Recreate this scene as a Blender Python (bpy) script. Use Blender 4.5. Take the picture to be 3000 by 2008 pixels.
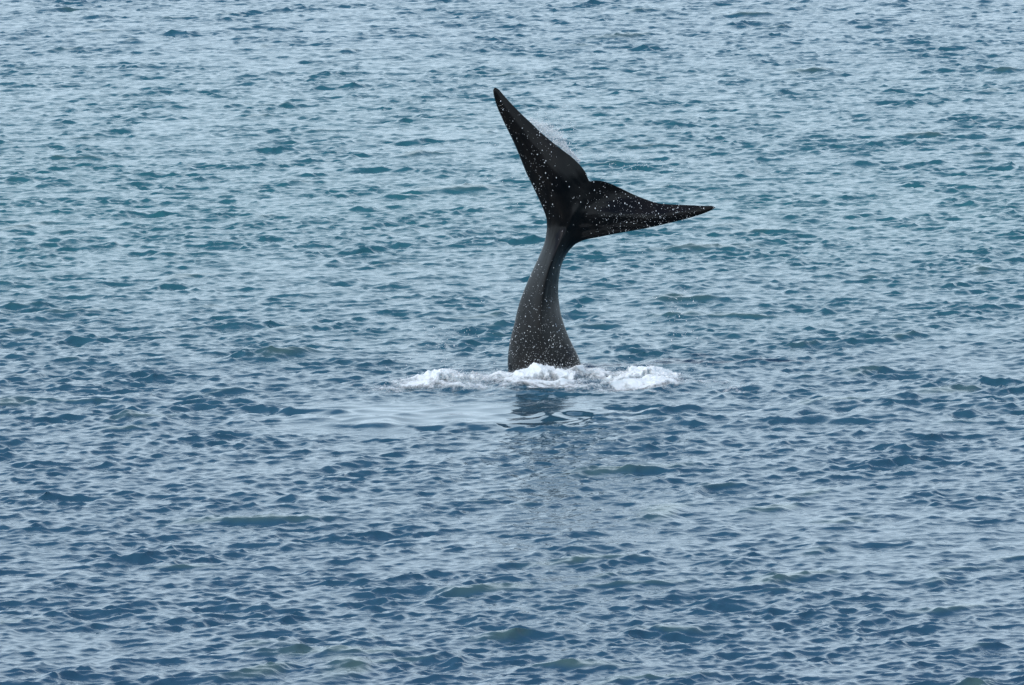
import bpy, math
import numpy as np

# ------------------------------------------------------------------ camera, sky, sun, exposure
sc = bpy.context.scene
for o in list(bpy.data.objects):
    bpy.data.objects.remove(o, do_unlink=True)
C = sc.collection
rng = np.random.default_rng(11)

FPX = 25400.0            # focal length in pixels of the 3000 px wide photograph
CAM_H = 18.5             # the camera stands on a low cliff above the sea
PITCH = math.atan((1004 + 1643) / FPX)

cam_d = bpy.data.cameras.new('camera')
cam_d.sensor_width = 36.0
cam_d.lens = FPX / 3000 * 36.0
cam_d.clip_start = 1.0
cam_d.clip_end = 60000.0
cam = bpy.data.objects.new('camera', cam_d)
C.objects.link(cam)
cam.location = (0, 0, CAM_H)
cam.rotation_euler = (math.pi / 2 - PITCH, 0, 0)
sc.camera = cam

SUN_EL, SUN_AZ = 50.0, -130.0     # azimuth measured from +Y (view direction) clockwise: behind-left of the camera
CLOUD_H = 0.14
CLOUD_COL = (5.7, 7.15, 8.4, 1)
world = bpy.data.worlds.new('World')
sc.world = world
world.use_nodes = True
wn = world.node_tree
bg = wn.nodes['Background']
sky = wn.nodes.new('ShaderNodeTexSky')
sky.sky_type = 'NISHITA'
sky.sun_disc = False
sky.sun_elevation = math.radians(SUN_EL)
sky.sun_rotation = math.radians(SUN_AZ)
sky.air_density = 1.0
sky.dust_density = 0.15
sky.ozone_density = 3.0
# broken fair-weather cloud: a flat layer that closes up towards the horizon on every side
wtc = wn.nodes.new('ShaderNodeTexCoord')
wsep = wn.nodes.new('ShaderNodeSeparateXYZ')
wn.links.new(wtc.outputs['Generated'], wsep.inputs[0])
def wmath(op, a, b=None, clamp=False):
    n = wn.nodes.new('ShaderNodeMath'); n.operation = op; n.use_clamp = clamp
    for i, v in enumerate((a, b)):
        if v is None: continue
        if isinstance(v, (int, float)): n.inputs[i].default_value = v
        else: wn.links.new(v, n.inputs[i])
    return n.outputs[0]
elev = wmath('MAXIMUM', wsep.outputs[2], 0.0)
den = wmath('ADD', elev, 0.12)
wcomb = wn.nodes.new('ShaderNodeCombineXYZ')
wn.links.new(wmath('DIVIDE', wsep.outputs[0], den), wcomb.inputs[0])
wn.links.new(wmath('DIVIDE', wsep.outputs[1], den), wcomb.inputs[1])
wnoise = wn.nodes.new('ShaderNodeTexNoise')
wnoise.inputs['Scale'].default_value = 1.1; wnoise.inputs['Detail'].default_value = 6; wnoise.inputs['Roughness'].default_value = .55
wn.links.new(wcomb.outputs[0], wnoise.inputs['Vector'])
thin = wmath('DIVIDE', CLOUD_H, wmath('ADD', elev, 0.02))          # air path grows towards the horizon
cover = wmath('ADD', wmath('MULTIPLY', wmath('SUBTRACT', wnoise.outputs[0], 0.5), 0.5), wmath('SUBTRACT', thin, 0.55))
wmr = wn.nodes.new('ShaderNodeMapRange'); wmr.interpolation_type = 'SMOOTHSTEP'
wmr.inputs[1].default_value = -0.32; wmr.inputs[2].default_value = -0.15
wn.links.new(cover, wmr.inputs[0])
wmix = wn.nodes.new('ShaderNodeMix'); wmix.data_type = 'RGBA'
wn.links.new(wmr.outputs[0], wmix.inputs[0])
wn.links.new(sky.outputs[0], wmix.inputs[6])
wmix.inputs[7].default_value = CLOUD_COL
wn.links.new(wmix.outputs[2], bg.inputs[0])
bg.inputs[1].default_value = 0.15

sun_d = bpy.data.lights.new('sun', 'SUN')
sun_d.energy = 3.0
sun_d.angle = math.radians(0.55)
sun_d.color = (1.0, 0.95, 0.88)
sun = bpy.data.objects.new('sun', sun_d)
C.objects.link(sun)
sun.location = (-40, 40, 60)
sun.rotation_euler = (math.pi / 2 - math.radians(SUN_EL), 0, -math.radians(SUN_AZ) + math.pi)

sc.view_settings.view_transform = 'Standard'
sc.view_settings.look = 'None'
sc.view_settings.exposure = 0.08
sc.view_settings.gamma = 1.0
sc.view_settings.use_curve_mapping = False

# ------------------------------------------------------------------ helpers
def tag(o, label=None, cat=None, group=None, kind=None):
    for k, v in (('label', label), ('category', cat), ('group', group), ('kind', kind)):
        if v:
            o[k] = v
    return o

def mesh_object(name, co, faces, mat, smooth=True):
    """faces: (n,3) or (n,4) int array"""
    me = bpy.data.meshes.new(name)
    n, k = faces.shape
    me.vertices.add(len(co))
    me.vertices.foreach_set('co', np.ascontiguousarray(co, np.float32).ravel())
    me.loops.add(n * k)
    me.loops.foreach_set('vertex_index', np.ascontiguousarray(faces, np.int32).ravel())
    me.polygons.add(n)
    me.polygons.foreach_set('loop_start', np.arange(0, n * k, k, dtype=np.int32))
    me.polygons.foreach_set('use_smooth', np.full(n, smooth, bool))
    me.update(calc_edges=True)
    me.materials.append(mat)
    o = bpy.data.objects.new(name, me)
    C.objects.link(o)
    return o

def attr(o, name, values):
    a = o.data.attributes.new(name, 'FLOAT', 'POINT')
    a.data.foreach_set('value', np.ascontiguousarray(values, np.float32).ravel())

def sstep(a, b, x):
    t = np.clip((x - a) / (b - a), 0, 1)
    return t * t * (3 - 2 * t)

def grid_faces(nr, nc, flip=False):
    i = np.arange(nr - 1)[:, None] * nc + np.arange(nc - 1)[None, :]
    f = np.stack([i, i + 1, i + nc + 1, i + nc], -1).reshape(-1, 4)
    return f[:, ::-1] if flip else f

def material(name):
    m = bpy.data.materials.new(name)
    m.use_nodes = True
    nt = m.node_tree
    return m, nt, nt.nodes['Principled BSDF']

def sea_point(px, py):
    """sea-level point seen at a pixel of the 3000 x 2008 photograph"""
    dx, dy = (px - 1500) / FPX, (1004 - py) / FPX
    c, s = math.cos(PITCH), math.sin(PITCH)
    d = np.array([dx, c + dy * s, -s + dy * c])
    return np.array([0, 0, CAM_H]) + d * (CAM_H / -d[2])

BASE = sea_point(1597, 1088)
Y0 = BASE[1]                                   # distance of the whale
PXM = FPX / math.hypot(Y0, CAM_H)              # photograph pixels per metre there
print('whale at', BASE, 'px/m', PXM)

# ------------------------------------------------------------------ sea surface
def fft_tile(L, N, lam_lo, lam_hi, lam_peak, direction, spread, iso, seed):
    """periodic wave field: height and horizontal displacement, rms height 1"""
    r = np.random.default_rng(seed)
    k1 = 2 * np.pi * np.fft.fftfreq(N, L / N)
    kx, ky = np.meshgrid(k1, k1, indexing='xy')
    k = np.hypot(kx, ky)
    k[0, 0] = 1.0
    lam = 2 * np.pi / k
    th = np.arctan2(ky, kx) - direction
    D = np.maximum(np.cos(th), 0) ** spread + iso
    P = np.exp(-1.25 * (lam / lam_peak) ** 2) / k ** 3.6 * D
    P *= sstep(math.log(lam_lo * .8), math.log(lam_lo * 1.25), np.log(lam))
    P *= 1 - sstep(math.log(lam_hi * .8), math.log(lam_hi * 1.25), np.log(lam))
    P[0, 0] = 0
    A = np.sqrt(P) * (r.normal(size=(N, N)) + 1j * r.normal(size=(N, N)))
    h = np.fft.ifft2(A)
    nrm = h.real.std()
    dx = np.fft.ifft2(A * 1j * kx / k)
    dy = np.fft.ifft2(A * 1j * ky / k)
    return np.stack([h.real, dx.real, dy.real], -1).astype(np.float32) / nrm

def sample(tile, L, x, y, rot=0.0, ox=0.0, oy=0.0):
    c, s = math.cos(rot), math.sin(rot)
    u = ((c * x + s * y + ox) / L) % 1.0
    v = ((-s * x + c * y + oy) / L) % 1.0
    N = tile.shape[0]
    u = u * N; v = v * N
    i = u.astype(np.int32); j = v.astype(np.int32)
    fu = (u - i)[..., None].astype(np.float32); fv = (v - j)[..., None].astype(np.float32)
    i %= N; j %= N
    i1 = (i + 1) % N; j1 = (j + 1) % N
    r = (tile[j, i] * (1 - fu) + tile[j, i1] * fu) * (1 - fv) + (tile[j1, i] * (1 - fu) + tile[j1, i1] * fu) * fv
    hx, hy = r[..., 1].copy(), r[..., 2].copy()
    r[..., 1] = c * hx - s * hy
    r[..., 2] = s * hx + c * hy
    return r

WIND = math.radians(-52)          # waves run towards the camera and to the right
tA = fft_tile(83.0, 1024, 0.55, 9.0, 1.7, WIND, 4, 0.10, 3)
tB = fft_tile(31.0, 1024, 0.14, 0.55, 1.7, WIND - 0.15, 4, 0.10, 4)
tG = fft_tile(160.0, 256, 6.0, 60.0, 30.0, 0.0, 1, 1.0, 5)     # slow gust patches

tM = fft_tile(57.0, 512, 1.6, 12.0, 5.0, WIND, 1, 0.6, 6)       # wave groups: some crests stand well above the rest
AMP_A, AMP_B = 0.0188, 0.0130
CHOP = 1.1
SLICK = sea_point(1360, 1222)

def waves(x, y):
    """(dx, dy, z) of the sea surface at flat position x, y"""
    g = sample(tG, 160.0, x, y)[..., 0]
    a = sample(tA, 83.0, x, y, 0.0, 7, 3)
    a2 = sample(tA, 83.0, x, y, 0.35, 31, 57)
    b = sample(tB, 31.0, x, y, 0.0)
    b2 = sample(tB, 31.0, x, y, 0.4, 11, 5)
    # smooth slick left by the tail, in front of the foam, and calmer water round the whale
    ex = (x - SLICK[0]) / 4.2; ey = (y - SLICK[1]) / 2.7
    n = sample(tG, 40.0, x, y, 0.2)[..., 0] * 0.16
    sl = 1 - sstep(0.55, 1.1, np.hypot(ex, ey) + n)
    gr = np.exp(.33 * np.clip(sample(tM, 57.0, x, y, .5)[..., 0], -2, 2))
    mA = (1 + 0.05 * g) * gr * (1 - 0.35 * sl)
    mB = (1 + 0.10 * g) * gr ** .4 * (1 - 0.88 * sl)
    h = AMP_A * mA * (a[..., 0] + .45 * a2[..., 0]) * .92 + AMP_B * mB * (b[..., 0] + .5 * b2[..., 0]) * .82
    dx = AMP_A * mA * (a[..., 1] + .45 * a2[..., 1]) * .92 + .8 * AMP_B * mB * (b[..., 1] + .5 * b2[..., 1]) * .82
    dy = AMP_A * mA * (a[..., 2] + .45 * a2[..., 2]) * .92 + .8 * AMP_B * mB * (b[..., 2] + .5 * b2[..., 2]) * .82
    # rim wave spreading from the stroke of the tail
    rr = np.hypot((x - BASE[0]), (y - BASE[1] - 0.5))
    wob = sample(tG, 23.0, x, y, 0.9)[..., 0]
    ring = np.exp(-((rr - 10.0 - .8 * wob) / 0.75) ** 2) * 0.075 + np.exp(-((rr - 4.2 - .35 * wob) / 0.4) ** 2) * 0.06
    front = np.clip(0.35 - (y - BASE[1]) / np.maximum(rr, .1), 0, 1)
    h = h + ring * front
    return h, CHOP * dx + .2 * h * math.cos(WIND), CHOP * dy + .2 * h * math.sin(WIND)

def pow_grow(a, b, n, g):
    t = np.linspace(0, 1, n + 1)[1:]
    return a + (b - a) * (np.exp(g * t) - 1) / (math.exp(g) - 1)

ROWS, COLS = 2080, 450
yd = np.exp(np.linspace(math.log(121), math.log(306), ROWS))
yn = pow_grow(121, -6000, 40, 9)[::-1]
yf = pow_grow(306, 30000, 50, 9)
ys = np.concatenate([yn, yd, yf])
sd = np.linspace(-0.07, 0.07, COLS)
so = pow_grow(0.07, 60, 30, 11)
ss = np.concatenate([-so[::-1], sd, so])
W = np.clip(ys, 100, 320)
X = ss[None, :] * W[:, None]
Y = np.repeat(ys[:, None], len(ss), 1)
fade = (1 - sstep(0.085, 0.3, np.abs(ss)))[None, :] * (sstep(85, 115, ys) * (1 - sstep(320, 450, ys)))[:, None]
Z = np.zeros_like(X)
m = fade > 0
h, dx, dy = waves(X[m], Y[m])
Z[m] = h * fade[m]
X[m] += dx * fade[m]
Y[m] += dy * fade[m]

# scattered steep little breakers, their crests masked for a painted see-through glow
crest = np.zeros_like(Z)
cw, sw = math.cos(WIND), math.sin(WIND)
X0, Y0g = X.copy(), Y.copy()
for i in range(230):
    yc = math.exp(rng.uniform(math.log(118), math.log(305)))
    xc_ = rng.uniform(-.068, .068) * yc
    if math.hypot((xc_ - SLICK[0]) / 5.0, (yc - SLICK[1]) / 4.5) < 1 or math.hypot(xc_ - BASE[0], yc - Y0) < 4:
        continue
    a_ = rng.lognormal(math.log(.055), .38)
    lu, lw_, rot = a_ * rng.uniform(3.4, 4.6), rng.uniform(.45, 1.15) * (.5 + a_ / .09), rng.normal(0, .30)
    r0, r1 = np.searchsorted(ys, [yc - 3, yc + 3])
    c0, c1 = np.searchsorted(ss, [(xc_ - 3.5) / yc, (xc_ + 3.5) / yc])
    sl_ = (slice(r0, r1), slice(c0, c1))
    c2, s2 = math.cos(WIND + rot), math.sin(WIND + rot)
    ddx, ddy = X0[sl_] - xc_, Y0g[sl_] - yc
    uu_ = ddx * c2 + ddy * s2; ww_ = -ddx * s2 + ddy * c2
    uu_ = uu_ + .18 * lw_ * np.sin(ww_ / lw_ * 2.2 + i)
    E = np.exp(-(ww_ / lw_) ** 2) * np.where(uu_ > 0, np.exp(-(uu_ / (lu * .62)) ** 2), np.exp(-(uu_ / (lu * 1.5)) ** 2))
    Z[sl_] += a_ * E
    X[sl_] += .2 * a_ * E * cw; Y[sl_] += .2 * a_ * E * sw
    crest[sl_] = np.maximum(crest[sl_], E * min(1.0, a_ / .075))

water, nt, P = material('sea_water')
P.inputs['Roughness'].default_value = 0.06
P.inputs['IOR'].default_value = 1.333
N_, Lk = nt.nodes, nt.links
geo = N_.new('ShaderNodeNewGeometry')
# body colour of the water: deep blue close by, greener over the pale shoal further out
sep = N_.new('ShaderNodeSeparateXYZ'); Lk.new(geo.outputs['Position'], sep.inputs[0])
nz = N_.new('ShaderNodeTexNoise'); nz.inputs['Scale'].default_value = 0.035; nz.inputs['Detail'].default_value = 3
Lk.new(geo.outputs['Position'], nz.inputs['Vector'])
ma = N_.new('ShaderNodeMath'); ma.operation = 'MULTIPLY_ADD'; ma.inputs[1].default_value = 45; 
Lk.new(nz.outputs[0], ma.inputs[0]); Lk.new(sep.outputs[1], ma.inputs[2])
mr = N_.new('ShaderNodeMapRange'); mr.inputs[1].default_value = 150; mr.inputs[2].default_value = 300
Lk.new(ma.outputs[0], mr.inputs[0])
cr = N_.new('ShaderNodeValToRGB')
e = cr.color_ramp.elements
e[0].position = 0.0; e[0].color = (0.021, 0.066, 0.112, 1)
e[1].position = 1.0; e[1].color = (0.022, 0.092, 0.134, 1)
k = e.new(0.28); k.color = (0.022, 0.078, 0.118, 1)
k = e.new(0.55); k.color = (0.022, 0.112, 0.136, 1)
Lk.new(mr.outputs[0], cr.inputs[0])
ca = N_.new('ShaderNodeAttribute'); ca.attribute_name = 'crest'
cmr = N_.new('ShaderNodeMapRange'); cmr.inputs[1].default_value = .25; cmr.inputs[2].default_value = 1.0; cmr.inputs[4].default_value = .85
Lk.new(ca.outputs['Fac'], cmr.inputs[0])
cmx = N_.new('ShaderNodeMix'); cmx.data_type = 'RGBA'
Lk.new(cmr.outputs[0], cmx.inputs[0]); Lk.new(cr.outputs[0], cmx.inputs[6]); cmx.inputs[7].default_value = (0.058, 0.108, 0.104, 1)  # grey-green crest colour stands in for light passing through thin water
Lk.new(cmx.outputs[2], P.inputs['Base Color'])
# ripples finer than the mesh
mp = N_.new('ShaderNodeMapping'); mp.inputs['Rotation'].default_value = (0, 0, 0.4); mp.inputs['Scale'].default_value = (1.0, 1.7, 1.0)
Lk.new(geo.outputs['Position'], mp.inputs['Vector'])
n1 = N_.new('ShaderNodeTexNoise'); n1.inputs['Scale'].default_value = 5.5; n1.inputs['Detail'].default_value = 3; n1.inputs['Roughness'].default_value = .55
Lk.new(mp.outputs[0], n1.inputs['Vector'])
bp = N_.new('ShaderNodeBump'); bp.inputs['Strength'].default_value = 1.0; bp.inputs['Distance'].default_value = 0.011
at = N_.new('ShaderNodeAttribute'); at.attribute_name = 'ripple'
mm = N_.new('ShaderNodeMath'); mm.operation = 'MULTIPLY'
Lk.new(n1.outputs[0], mm.inputs[0]); Lk.new(at.outputs['Fac'], mm.inputs[1])
Lk.new(mm.outputs[0], bp.inputs['Height'])
Lk.new(bp.outputs[0], P.inputs['Normal'])

sea = mesh_object('sea', np.stack([X, Y, Z], -1).reshape(-1, 3), grid_faces(*X.shape), water)
tag(sea, 'choppy blue-green open sea around the whale', 'sea', kind='structure')
ex = (X - SLICK[0]) / 4.2; ey = (Y - SLICK[1]) / 2.7
attr(sea, 'ripple', (0.08 + 0.92 * sstep(0.55, 1.1, np.hypot(ex, ey))))

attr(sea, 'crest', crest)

# ------------------------------------------------------------------ whale tail
def catmull(pts, n, closed=False):
    """resample a polyline smoothly to n points evenly by arc length"""
    p = np.asarray(pts, float)
    q = np.vstack([2 * p[0] - p[1], p, 2 * p[-1] - p[-2]])
    out = []
    for i in range(1, len(q) - 2):
        t = np.linspace(0, 1, 24, endpoint=False)[:, None]
        a, b, c, d = q[i - 1], q[i], q[i + 1], q[i + 2]
        out.append(.5 * (2 * b + (c - a) * t + (2 * a - 5 * b + 4 * c - d) * t ** 2 + (3 * b - a - 3 * c + d) * t ** 3))
    out = np.vstack(out + [p[-1:]])
    s = np.concatenate([[0], np.cumsum(np.hypot(*np.diff(out, axis=0).T))])
    return out, s

def resample(pts, ts):
    c, s = catmull(pts, 0)
    x = np.asarray(ts) * s[-1]
    return np.stack([np.interp(x, s, c[:, 0]), np.interp(x, s, c[:, 1])], -1)

def tm(pts):      # outline coordinates -> metres (x right, z up) about the waterline
    p = np.asarray(pts, float)
    return np.stack([(p[:, 0] - 1597) / PXM, (1088 - p[:, 1]) / PXM], -1)

stalk_l = tm([(1452, 1330), (1470, 1200), (1480, 1130), (1488, 1087), (1487, 1064), (1490, 1024), (1498, 981), (1508, 942), (1519, 895), (1533, 855), (1549, 816),
              (1569, 772), (1586, 733), (1597, 700), (1602, 666)])
lead_l = tm([(1602, 666), (1600, 638), (1592, 614), (1578, 582), (1560, 544), (1543, 509), (1525, 465), (1508, 424), (1490, 386),
             (1471, 347), (1455, 309), (1446, 275), (1446, 262), (1450, 257)])
stalk_r = tm([(1770, 1330), (1742, 1200), (1722, 1130), (1708, 1083), (1692, 1038), (1675, 1005), (1659, 968), (1645, 925), (1639, 892), (1636, 865), (1636, 832),
              (1639, 806), (1644, 779), (1655, 753), (1669, 731), (1686, 714)])
lead_r = tm([(1686, 714), (1712, 702), (1757, 693), (1802, 684), (1852, 675), (1901, 666), (1953, 654), (2002, 642), (2044, 630), (2073, 619),
             (2090, 611), (2095, 606)])
trail_l = tm([(1450, 257), (1457, 259), (1469, 272), (1490, 296), (1525, 332), (1560, 365), (1585, 389), (1617, 416), (1648, 440), (1676, 461), (1701, 486),
              (1715, 505), (1721, 520), (1727, 530)])
trail_r = tm([(1727, 530), (1739, 528), (1760, 529), (1788, 537), (1824, 553), (1855, 568), (1890, 582), (1929, 594), (1981, 598), (2027, 600),
              (2066, 602), (2088, 602), (2095, 606)])

NV, NU = 97, 61                     # coarse grid: along the body, across it
VS = 50
tv1 = np.linspace(0, 1, VS)
tv2 = np.linspace(0, 1, NV - VS + 1)[1:]
left = np.vstack([resample(stalk_l, tv1), resample(lead_l, tv2)])
right = np.vstack([resample(stalk_r, tv1), resample(lead_r, tv2)])
tu = np.linspace(0, 1, NU // 2 + 1)
top = np.vstack([resample(trail_l, tu), resample(trail_r, tu)[1:]])
bot = left[0] + (right[0] - left[0]) * np.linspace(0, 1, NU)[:, None]
u = np.linspace(0, 1, NU)[None, :, None]; v = np.linspace(0, 1, NV)[:, None, None]
G = (1 - u) * left[:, None] + u * right[:, None] + (1 - v) * bot[None] + v * top[None] \
    - ((1 - u) * (1 - v) * left[0] + u * (1 - v) * right[0] + (1 - u) * v * left[-1] + u * v * right[-1])
for it in range(3500):              # elliptic grid smoothing keeps the patch free of folds
    xu = (G[1:-1, 2:] - G[1:-1, :-2]) / 2
    xv = (G[2:, 1:-1] - G[:-2, 1:-1]) / 2
    al = (xv ** 2).sum(-1, keepdims=True); ga = (xu ** 2).sum(-1, keepdims=True); be = (xu * xv).sum(-1, keepdims=True)
    cr_ = (G[2:, 2:] - G[2:, :-2] - G[:-2, 2:] + G[:-2, :-2]) / 4
    new = (al * (G[1:-1, 2:] + G[1:-1, :-2]) + ga * (G[2:, 1:-1] + G[:-2, 1:-1]) - 2 * be * cr_) / (2 * (al + ga) + 1e-12)
    G[1:-1, 1:-1] += 0.9 * (new - G[1:-1, 1:-1])

def refine(a, axis, k):             # cubic refinement by k along one axis
    a = np.moveaxis(a, axis, 0)
    q = np.concatenate([2 * a[:1] - a[1:2], a, 2 * a[-1:] - a[-2:-1]])
    n = len(a)
    rows = []
    for j in range(k):
        t = j / k
        A, B, Cc, D = q[:n - 1], q[1:n], q[2:n + 1], q[3:n + 2]
        rows.append(.5 * (2 * B + (Cc - A) * t + (2 * A - 5 * B + 4 * Cc - D) * t ** 2 + (3 * B - A - 3 * Cc + D) * t ** 3))
    out = np.stack(rows, 1).reshape((-1,) + a.shape[1:])
    return np.moveaxis(np.concatenate([out, a[-1:]]), 0, axis)

G = refine(refine(G, 0, 3), 1, 3)
nv, nu = G.shape[:2]
VV = np.linspace(0, 1, nv)[:, None] * np.ones((1, nu))
UU = np.linspace(-1, 1, nu)[None, :] * np.ones((nv, 1))

def dist_to(poly):
    d = np.full(G.shape[:2], 1e9)
    for p in poly:
        d = np.minimum(d, np.hypot(G[..., 0] - p[0], G[..., 1] - p[1]))
    return d

lead_poly = np.vstack([G[:, 0], G[:, -1]])
d_le = dist_to(lead_poly)
d_te = dist_to(G[-1])
d_mid = dist_to(G[:, nu // 2])
chord = d_le + d_te
xc = d_le / np.maximum(chord, 1e-6)
VK = (VS - 1) / (NV - 1)                         # v of the fluke root
wf = sstep(VK - 0.10, VK + 0.16, VV)
foil = np.sqrt(xc) * (1 - xc) / 0.385
t_fl = 0.105 * np.minimum(chord, 1.5) * foil
# stalk: half thickness in the viewing direction
Hk = np.interp(VV, [0, 0.18, 0.34, VK - .05, VK + 0.07, 0.75, 1.0], [0.80, 0.74, 0.64, 0.53, 0.23, 0.12, 0.0])
rid = sstep(0.08, 0.34, VV) * 0.88
ax = np.sqrt(UU ** 2 + 0.003) - math.sqrt(0.003) * (1 - UU ** 2)
t_st = Hk * ((1 - rid) * np.sqrt(np.clip(1 - UU ** 2, 0, 1)) + rid * (1 - np.clip(ax, 0, 1)) ** 0.9)
gw = np.sqrt(d_mid ** 2 + 0.0009)
t_mid = Hk * np.exp(-(gw / 0.14)) * sstep(0, .75, d_te)
front = (1 - wf) * t_st + wf * (t_fl + t_mid)
back = (1 - wf) * Hk * np.sqrt(np.clip(1 - UU ** 2, 0, 1)) + wf * (t_fl + .8 * t_mid)

# mid surface: the tail leans away as it rises; right fluke curls back along its trailing edge
xm, zm = G[..., 0], G[..., 1]
fl = sstep(VK - 0.02, 1.0, VV)
spanR = np.clip(UU, 0, 1); spanL = np.clip(-UU, 0, 1)
depth = 0.10 * np.sin(np.clip(zm, -1.5, 6) * 0.8) - 0.03 * np.clip(zm, 0, 2.2) - 0.19 * np.clip(zm - 2.9, 0, 6)
rightside = sstep(-0.1, 0.5, UU) * wf
leftside = sstep(-0.1, 0.5, -UU) * wf
soft = lambda q, w: w * np.log1p(np.exp(np.clip(q / w, -30, 30)))
depth += rightside * (.66 - .22 * sstep(1.4, 2.5, d_mid)) * soft(d_le - .42 * np.minimum(chord, 1.6), .035)
depth -= leftside * 0.17 * np.sin(np.pi * np.clip(xc, 0, 1)) * np.minimum(chord, 1.2)
depth += wf * 0.10 * np.clip(d_mid / 2.5, 0, 1) ** 2
# smooth the depth maps so that the root has no creases
def blur(a, n):
    for _ in range(n):
        p = np.pad(a, 1, mode='edge')
        a = (p[:-2, 1:-1] + p[2:, 1:-1] + p[1:-1, :-2] + p[1:-1, 2:]) / 8 + a / 2
    return a
depth = blur(depth, 14)
fr = front.copy()
wob = rng.normal(size=front.shape)
wob = blur(wob, 60); wob /= wob.std()
front = front + 0.002 * wob * np.minimum(1, d_le / .1) * np.minimum(1, d_te / .1)
fb = blur(front, 6); front = np.where((np.minimum(d_le, d_te) > 0.05), fb, front)
front[:, 0] = front[:, -1] = 0; front[-1] = 0
back[:, 0] = back[:, -1] = 0; back[-1] = 0

Fv = np.stack([BASE[0] + xm, Y0 + depth - front, zm - .104 * depth], -1)
Bv = np.stack([BASE[0] + xm, Y0 + depth + back, zm - .104 * depth], -1)
idxF = np.arange(nv * nu).reshape(nv, nu)
idxB = idxF.copy() + nv * nu
idxB[:, 0] = idxF[:, 0]; idxB[:, -1] = idxF[:, -1]; idxB[-1] = idxF[-1]
def quads(idx, flip):
    f = np.stack([idx[:-1, :-1], idx[:-1, 1:], idx[1:, 1:], idx[1:, :-1]], -1).reshape(-1, 4)
    return f[:, ::-1] if flip else f
allco = np.vstack([Fv.reshape(-1, 3), Bv.reshape(-1, 3)])
faces = np.vstack([quads(idxF, False), quads(idxB, True),
                   np.stack([idxF[0, 1:], idxF[0, :-1], idxB[0, :-1], idxB[0, 1:]], -1)])
used = np.unique(faces)
remap = np.full(len(allco), -1); remap[used] = np.arange(len(used))

skin, nt, P = material('wet_black_whale_skin')
N_, Lk = nt.nodes, nt.links
tc = N_.new('ShaderNodeTexCoord')
n1 = N_.new('ShaderNodeTexNoise'); n1.inputs['Scale'].default_value = 2.2; n1.inputs['Detail'].default_value = 7; n1.inputs['Roughness'].default_value = .6
mp = N_.new('ShaderNodeMapping'); mp.inputs['Scale'].default_value = (1, 1, 0.45)
Lk.new(tc.outputs['Object'], mp.inputs['Vector']); Lk.new(mp.outputs[0], n1.inputs['Vector'])
cr = N_.new('ShaderNodeValToRGB'); e = cr.color_ramp.elements
e[0].position = .35; e[0].color = (0.0020, 0.0020, 0.0024, 1)
e[1].position = .72; e[1].color = (0.0120, 0.0098, 0.0085, 1)
Lk.new(n1.outputs[0], cr.inputs[0]); Lk.new(cr.outputs[0], P.inputs['Base Color'])
n2 = N_.new('ShaderNodeTexNoise'); n2.inputs['Scale'].default_value = 9; n2.inputs['Detail'].default_value = 6
Lk.new(tc.outputs['Object'], n2.inputs['Vector'])
mr = N_.new('ShaderNodeMapRange'); mr.inputs[3].default_value = .30; mr.inputs[4].default_value = .50
Lk.new(n2.outputs[0], mr.inputs[0]); Lk.new(mr.outputs[0], P.inputs['Roughness'])
P.inputs['IOR'].default_value = 1.30
P.inputs['Specular IOR Level'].default_value = 0.10
P.inputs['Coat Weight'].default_value = 0.62
P.inputs['Coat Roughness'].default_value = 0.08
P.inputs['Coat IOR'].default_value = 1.34
bp = N_.new('ShaderNodeBump'); bp.inputs['Strength'].default_value = .35; bp.inputs['Distance'].default_value = .008
Lk.new(n2.outputs[0], bp.inputs['Height']); Lk.new(bp.outputs[0], P.inputs['Normal'])
whale = mesh_object('whale', allco[used], remap[faces], skin)
tag(whale, 'black wet whale tail with broad flukes raised upright out of the sea', 'whale')

# ------------------------------------------------------------------ foam and spray
def front_at(px, py):
    """nearest front-skin point to an outline coordinate: x, y, z in the world"""
    q = tm([(px, py)])[0]
    i = np.argmin((G[..., 0] - q[0]) ** 2 + (G[..., 1] - q[1]) ** 2)
    return Fv.reshape(-1, 3)[i]

foam_m, nt, P = material('white_water_foam')
N_, Lk = nt.nodes, nt.links
P.inputs['Base Color'].default_value = (0.66, 0.71, 0.73, 1)
P.inputs['Roughness'].default_value = 0.6
P.inputs['Subsurface Weight'].default_value = 0.8
P.inputs['Subsurface Radius'].default_value = (0.9, 1.0, 1.0)
P.inputs['Subsurface Scale'].default_value = 0.10
at = N_.new('ShaderNodeAttribute'); at.attribute_name = 'cover'
Lk.new(at.outputs['Fac'], P.inputs['Alpha'])

def noise_tile(L, N, lo, hi, power, seed):
    r = np.random.default_rng(seed)
    k1 = 2 * np.pi * np.fft.fftfreq(N, L / N)
    kx, ky = np.meshgrid(k1, k1)
    k = np.hypot(kx, ky); k[0, 0] = 1
    lam = 2 * np.pi / k
    A = k ** (-power) * ((lam < hi) & (lam > lo))
    A[0, 0] = 0
    f = np.fft.ifft2(A * np.exp(2j * np.pi * r.random((N, N)))).real
    return f / f.std()

mounds_scale = .9
FX, FY, FN = 8.0, 6.0, 0.0165
fx = np.arange(-FX / 2, FX / 2, FN); fy = np.arange(-FY / 2, FY / 2, FN * 1.2)
XX, YY = np.meshgrid(fx, fy)
T1 = noise_tile(8.0, 512, .20, 1.6, 2.0, 21)
T2 = noise_tile(8.0, 512, .03, 1.2, 1.8, 22)
T3 = noise_tile(8.0, 512, .03, .5, 1.4, 23)
T4 = noise_tile(8.0, 512, .03, .6, 1.15, 24)
T5 = noise_tile(8.0, 512, .20, 2.2, 1.8, 25)
def tl(T, x, y):
    t3 = np.repeat(T[..., None], 3, -1).astype(np.float32)
    return sample(t3, 8.0, x, y)[..., 0]
q1, q2, q3, q4, q5 = tl(T1, XX, YY), tl(T2, XX, YY), tl(T3, XX, YY), tl(T4, XX * .8, YY * .55), tl(T5, XX * .9, YY * .45)
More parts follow.
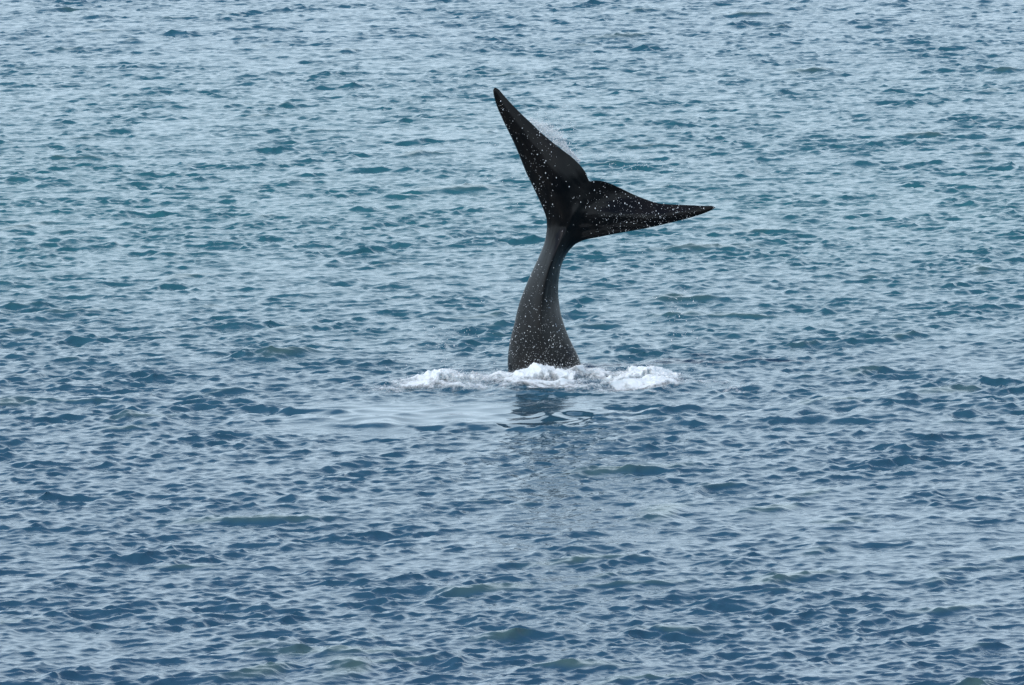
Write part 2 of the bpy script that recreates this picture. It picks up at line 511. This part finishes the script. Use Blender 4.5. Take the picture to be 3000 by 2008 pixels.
# mounds of white water: (px, py at sea level, half width m, half depth m, height m, cover)
mounds = [(1590, 1112, .62, .38, .26, 1.0), (1655, 1112, .55, .40, .17, 1.0), (1520, 1118, .50, .40, .08, .9),
          (1320, 1118, .55, .50, .22, 1.0), (1255, 1135, .60, .40, .09, .9), (1400, 1118, .60, .50, .11, .9),
          (1890, 1112, .60, .50, .24, 1.0), (1930, 1128, .45, .45, .15, 1.0), (1850, 1135, .70, .5, .07, .8),
          (1760, 1100, .80, .6, .11, .75), (1620, 1130, .9, .6, .06, .8), (1480, 1138, .9, .5, .02, .35),
          (1750, 1145, .9, .45, .02, .4), (2010, 1125, .8, .40, .03, .50), (1150, 1140, .8, .35, .02, .45), (1330, 1140, .8, .4, .05, .75),
          (1460, 1108, .60, .45, .10, .95), (1550, 1135, .6, .35, .05, .8), (1700, 1128, .6, .4, .07, .85), (1800, 1122, .5, .4, .10, .85),
          (1240, 1122, .45, .3, .10, .85), (1690, 1100, .5, .4, .14, .9), (1960, 1112, .4, .35, .10, .8), (1640, 1140, 1.9, .55, .015, .50), (1420, 1130, 1.4, .5, .02, .50)]
hm = np.zeros_like(XX); cov = np.zeros_like(XX)
CX, CY = BASE[0] + .15, Y0 - 1.3
for px, py, wx, wy, hh, cc in mounds:
    p = sea_point(px, py)
    r2 = ((XX + CX - p[0]) / wx) ** 2 + ((YY + CY - p[1]) / wy) ** 2
    gsn = np.exp(-r2 * (1 + .25 * q2))
    hm = np.maximum(hm, mounds_scale * hh * gsn) + .15 * np.minimum(hm, hh * gsn)
    cov = np.maximum(cov, cc * np.exp(-r2 * .8))
billow = np.abs(q1) * .5 + np.abs(q3) * .35
ht = hm * (1.1 - .22 * np.abs(q1)) + (.004 + .03 * hm) * q2 + .018 * np.abs(q3) * sstep(.02, .15, hm)
wz, wdx, wdy = waves(XX + CX, YY + CY)
lace = sstep(.22, 1.05, cov * (1.08 + .12 * q5) + .17 * q4 + .10 * q5)
lace = np.clip(lace * (1 + (.45 + .35 * q4) * sstep(.04, .16, hm)), 0, 1)
Vf = np.stack([XX + CX + wdx, YY + CY + wdy, wz + .012 + np.maximum(ht, 0) * (.15 + .85 * sstep(.02, .5, lace))], -1)
ff = grid_faces(*XX.shape)
keep = lace.ravel()[ff].max(1) > 0.03
ff = ff[keep]
us = np.unique(ff); rm = np.full(XX.size, -1); rm[us] = np.arange(len(us))
foam = mesh_object('foam', Vf.reshape(-1, 3)[us], rm[ff], foam_m)
attr(foam, 'cover', np.clip(lace.ravel()[us], 0, 1))
tag(foam, 'churned white foam on the water around the base of the whale tail', 'foam', kind='stuff')

OCT = np.array([(1, 0, 0), (-1, 0, 0), (0, 1, 0), (0, -1, 0), (0, 0, 1), (0, 0, -1)], float)
OCF = np.array([(0, 2, 4), (2, 1, 4), (1, 3, 4), (3, 0, 4), (2, 0, 5), (1, 2, 5), (3, 1, 5), (0, 3, 5)])
drop_m, nt, P = material('water_drops')
P.inputs['Base Color'].default_value = (0.82, 0.86, 0.88, 1)
P.inputs['Roughness'].default_value = 0.12
P.inputs['IOR'].default_value = 1.33

def drops(name, pos, rad, stretch, label, cat):
    n = len(pos)
    st = np.ones((n, 1, 3)); st[:, 0, 2] = stretch
    co = pos[:, None, :] + OCT[None] * rad[:, None, None] * st
    f = OCF[None] + (np.arange(n) * 6)[:, None, None]
    o = mesh_object(name, co.reshape(-1, 3), f.reshape(-1, 3), drop_m)
    return tag(o, label, cat, kind='stuff')

# drops clinging to and falling just in front of the skin
def inside_rows():
    pts = Fv.reshape(-1, 3)
    return pts
pts = Fv.reshape(nv, nu, 3)
area = np.linalg.norm(np.cross(pts[1:, :-1] - pts[:-1, :-1], pts[:-1, 1:] - pts[:-1, :-1]), axis=-1)
cz = pts[:-1, :-1, 2]; cx = pts[:-1, :-1, 0] - BASE[0]
def blob(px, py, sx, sy):
    c = tm([(px, py)])[0]
    return np.exp(-((cx - c[0]) / sx) ** 2 - ((cz - c[1]) / sy) ** 2)
dens = 0.10 + 1.3 * blob(1590, 1040, .8, .55) + .4 * blob(1590, 900, .5, .7) + 1.5 * blob(1870, 640, .7, .33) + .8 * blob(1800, 580, .4, .2) \
    + .7 * blob(1985, 625, .6, .2) + 1.0 * blob(1590, 570, .15, .3) + .5 * blob(1560, 440, .35, .6) + .55 * blob(1480, 320, .15, .5) + .5 * blob(1610, 400, .3, .2)
dens[cz < 0.05] = 0
w = (area * dens).ravel(); w /= w.sum()
nd = 1650
ci = rng.choice(len(w), nd, p=w)
pp = pts[:-1, :-1].reshape(-1, 3)[ci] + rng.normal(0, .012, (nd, 3))
pp[:, 1] -= .012 + rng.exponential(.12, nd) * (rng.random(nd) < .5)
rad = np.clip(rng.lognormal(math.log(.0034), .60, nd), .0015, .012)
drops('skin_droplets', pp, rad, 1 + .8 * rng.random(nd), 'scattered white water drops running down the black whale skin', 'water drops')

# spray thrown off the trailing edge of the upright fluke
tl_poly = G[-1, :nu // 2 + 1]
n = 5200
a = rng.beta(1.6, 1.5, n)
e0 = tm([(1545, 352)])[0]; e1 = tm([(1712, 498)])[0]
edge = resample(trail_l, np.linspace(0, 1, 200))
ei = np.clip((0.36 + 0.50 * a) * 199, 0, 199).astype(int)
ridge = .05 + .26 * np.exp(-((a - .42) / .26) ** 2) * (0.6 + .4 * np.sin(a * 60) ** 2)
off = rng.random(n) ** 1.15 * ridge
far = rng.random(n) < .12
off[far] *= 3.5
sp = np.stack([BASE[0] + edge[ei, 0] + off * (.55 + .1 * rng.normal(size=n)), Y0 + .35 + rng.normal(0, .10, n), edge[ei, 1] + off * .85 + rng.normal(0, .01, n)], -1)
rad = np.clip(rng.lognormal(math.log(.0038), .45, n), .0015, .011)
drops('fluke_spray', sp, rad, 1 + rng.random(n), 'fine spray flying off the edge of the upright fluke', 'spray')

# drops falling round the tail, and mist over the foam
groups = []
def cloud(px0, px1, py0, py1, n, d0=-1.2, d1=1.0):
    q = tm(np.stack([rng.uniform(px0, px1, n), rng.uniform(py0, py1, n)], -1))
    groups.append(np.stack([BASE[0] + q[:, 0], Y0 + rng.uniform(d0, d1, n), q[:, 1]], -1))
cloud(1730, 2020, 430, 560, 130); cloud(1780, 1900, 440, 520, 60); cloud(1960, 2050, 780, 1000, 110); cloud(1700, 2000, 700, 1070, 160)
cloud(1280, 1310, 980, 1090, 60); cloud(1180, 1480, 950, 1090, 140); cloud(1400, 1600, 500, 900, 60); cloud(1350, 1480, 250, 640, 40)
cloud(1990, 2110, 1080, 1130, 160); cloud(1100, 1260, 1085, 1130, 120)
fp = np.vstack(groups); n = len(fp)
drops('falling_drops', fp, np.clip(rng.lognormal(math.log(.0042), .45, n), .002, .012), 1.3 + 1.5 * rng.random(n),
      'sparse drops of water falling through the air around the tail', 'water drops')

ms = []
for px, py, wx, wy, hh, cc in mounds:
    n = int(240 * cc * (0.35 + 5 * hh))
    p = sea_point(px, py)
    th = rng.normal(size=(n, 2)) * .62
    zz = hh * np.exp(-(th ** 2).sum(1)) * rng.uniform(.3, 1.15, n) + rng.exponential(.035 + .08 * hh, n)
    ms.append(np.stack([p[0] + th[:, 0] * wx, p[1] + th[:, 1] * wy, zz], -1))
ms = np.vstack(ms); n = len(ms)
drops('foam_spray', ms, np.clip(rng.lognormal(math.log(.0034), .5, n), .0015, .012), np.ones(n),
      'low white spray bursting from the foam at the waterline', 'spray')

TET = np.array([(1, 1, 1), (1, -1, -1), (-1, 1, -1), (-1, -1, 1)], float) / math.sqrt(3)
TEF = np.array([(0, 1, 2), (0, 3, 1), (0, 2, 3), (1, 3, 2)])
ms = []
for px, py, wx, wy, hh, cc in mounds:
    n = int(16000 * cc * wx * (.05 + hh))
    p = sea_point(px, py)
    th = rng.normal(size=(n, 2)) * .60
    env = hh * np.exp(-(th ** 2).sum(1) * .8)
    # jets: the drops gather in short upward fingers
    jet = .5 + .5 * np.sin(th[:, 0] * 9 + 3 * rng.random() + 2 * np.sin(th[:, 1] * 5))
    zz = env * rng.uniform(.4, 1.0, n) + rng.exponential(1, n) * (.012 + .16 * env * jet ** 2)
    ms.append(np.stack([p[0] + th[:, 0] * wx + rng.normal(0, .02, n), p[1] + th[:, 1] * wy, zz + .02], -1))
ms = np.vstack(ms); n = len(ms)
rad = np.clip(rng.lognormal(math.log(.0030), .4, n), .0015, .008)
co = ms[:, None, :] + TET[None] * rad[:, None, None]
f = TEF[None] + (np.arange(n) * 4)[:, None, None]
mist = mesh_object('mist', co.reshape(-1, 3), f.reshape(-1, 3), drop_m, smooth=False)
tag(mist, 'thin haze of fine droplets hanging over the white foam', 'mist', kind='stuff')
print('mist drops', n)
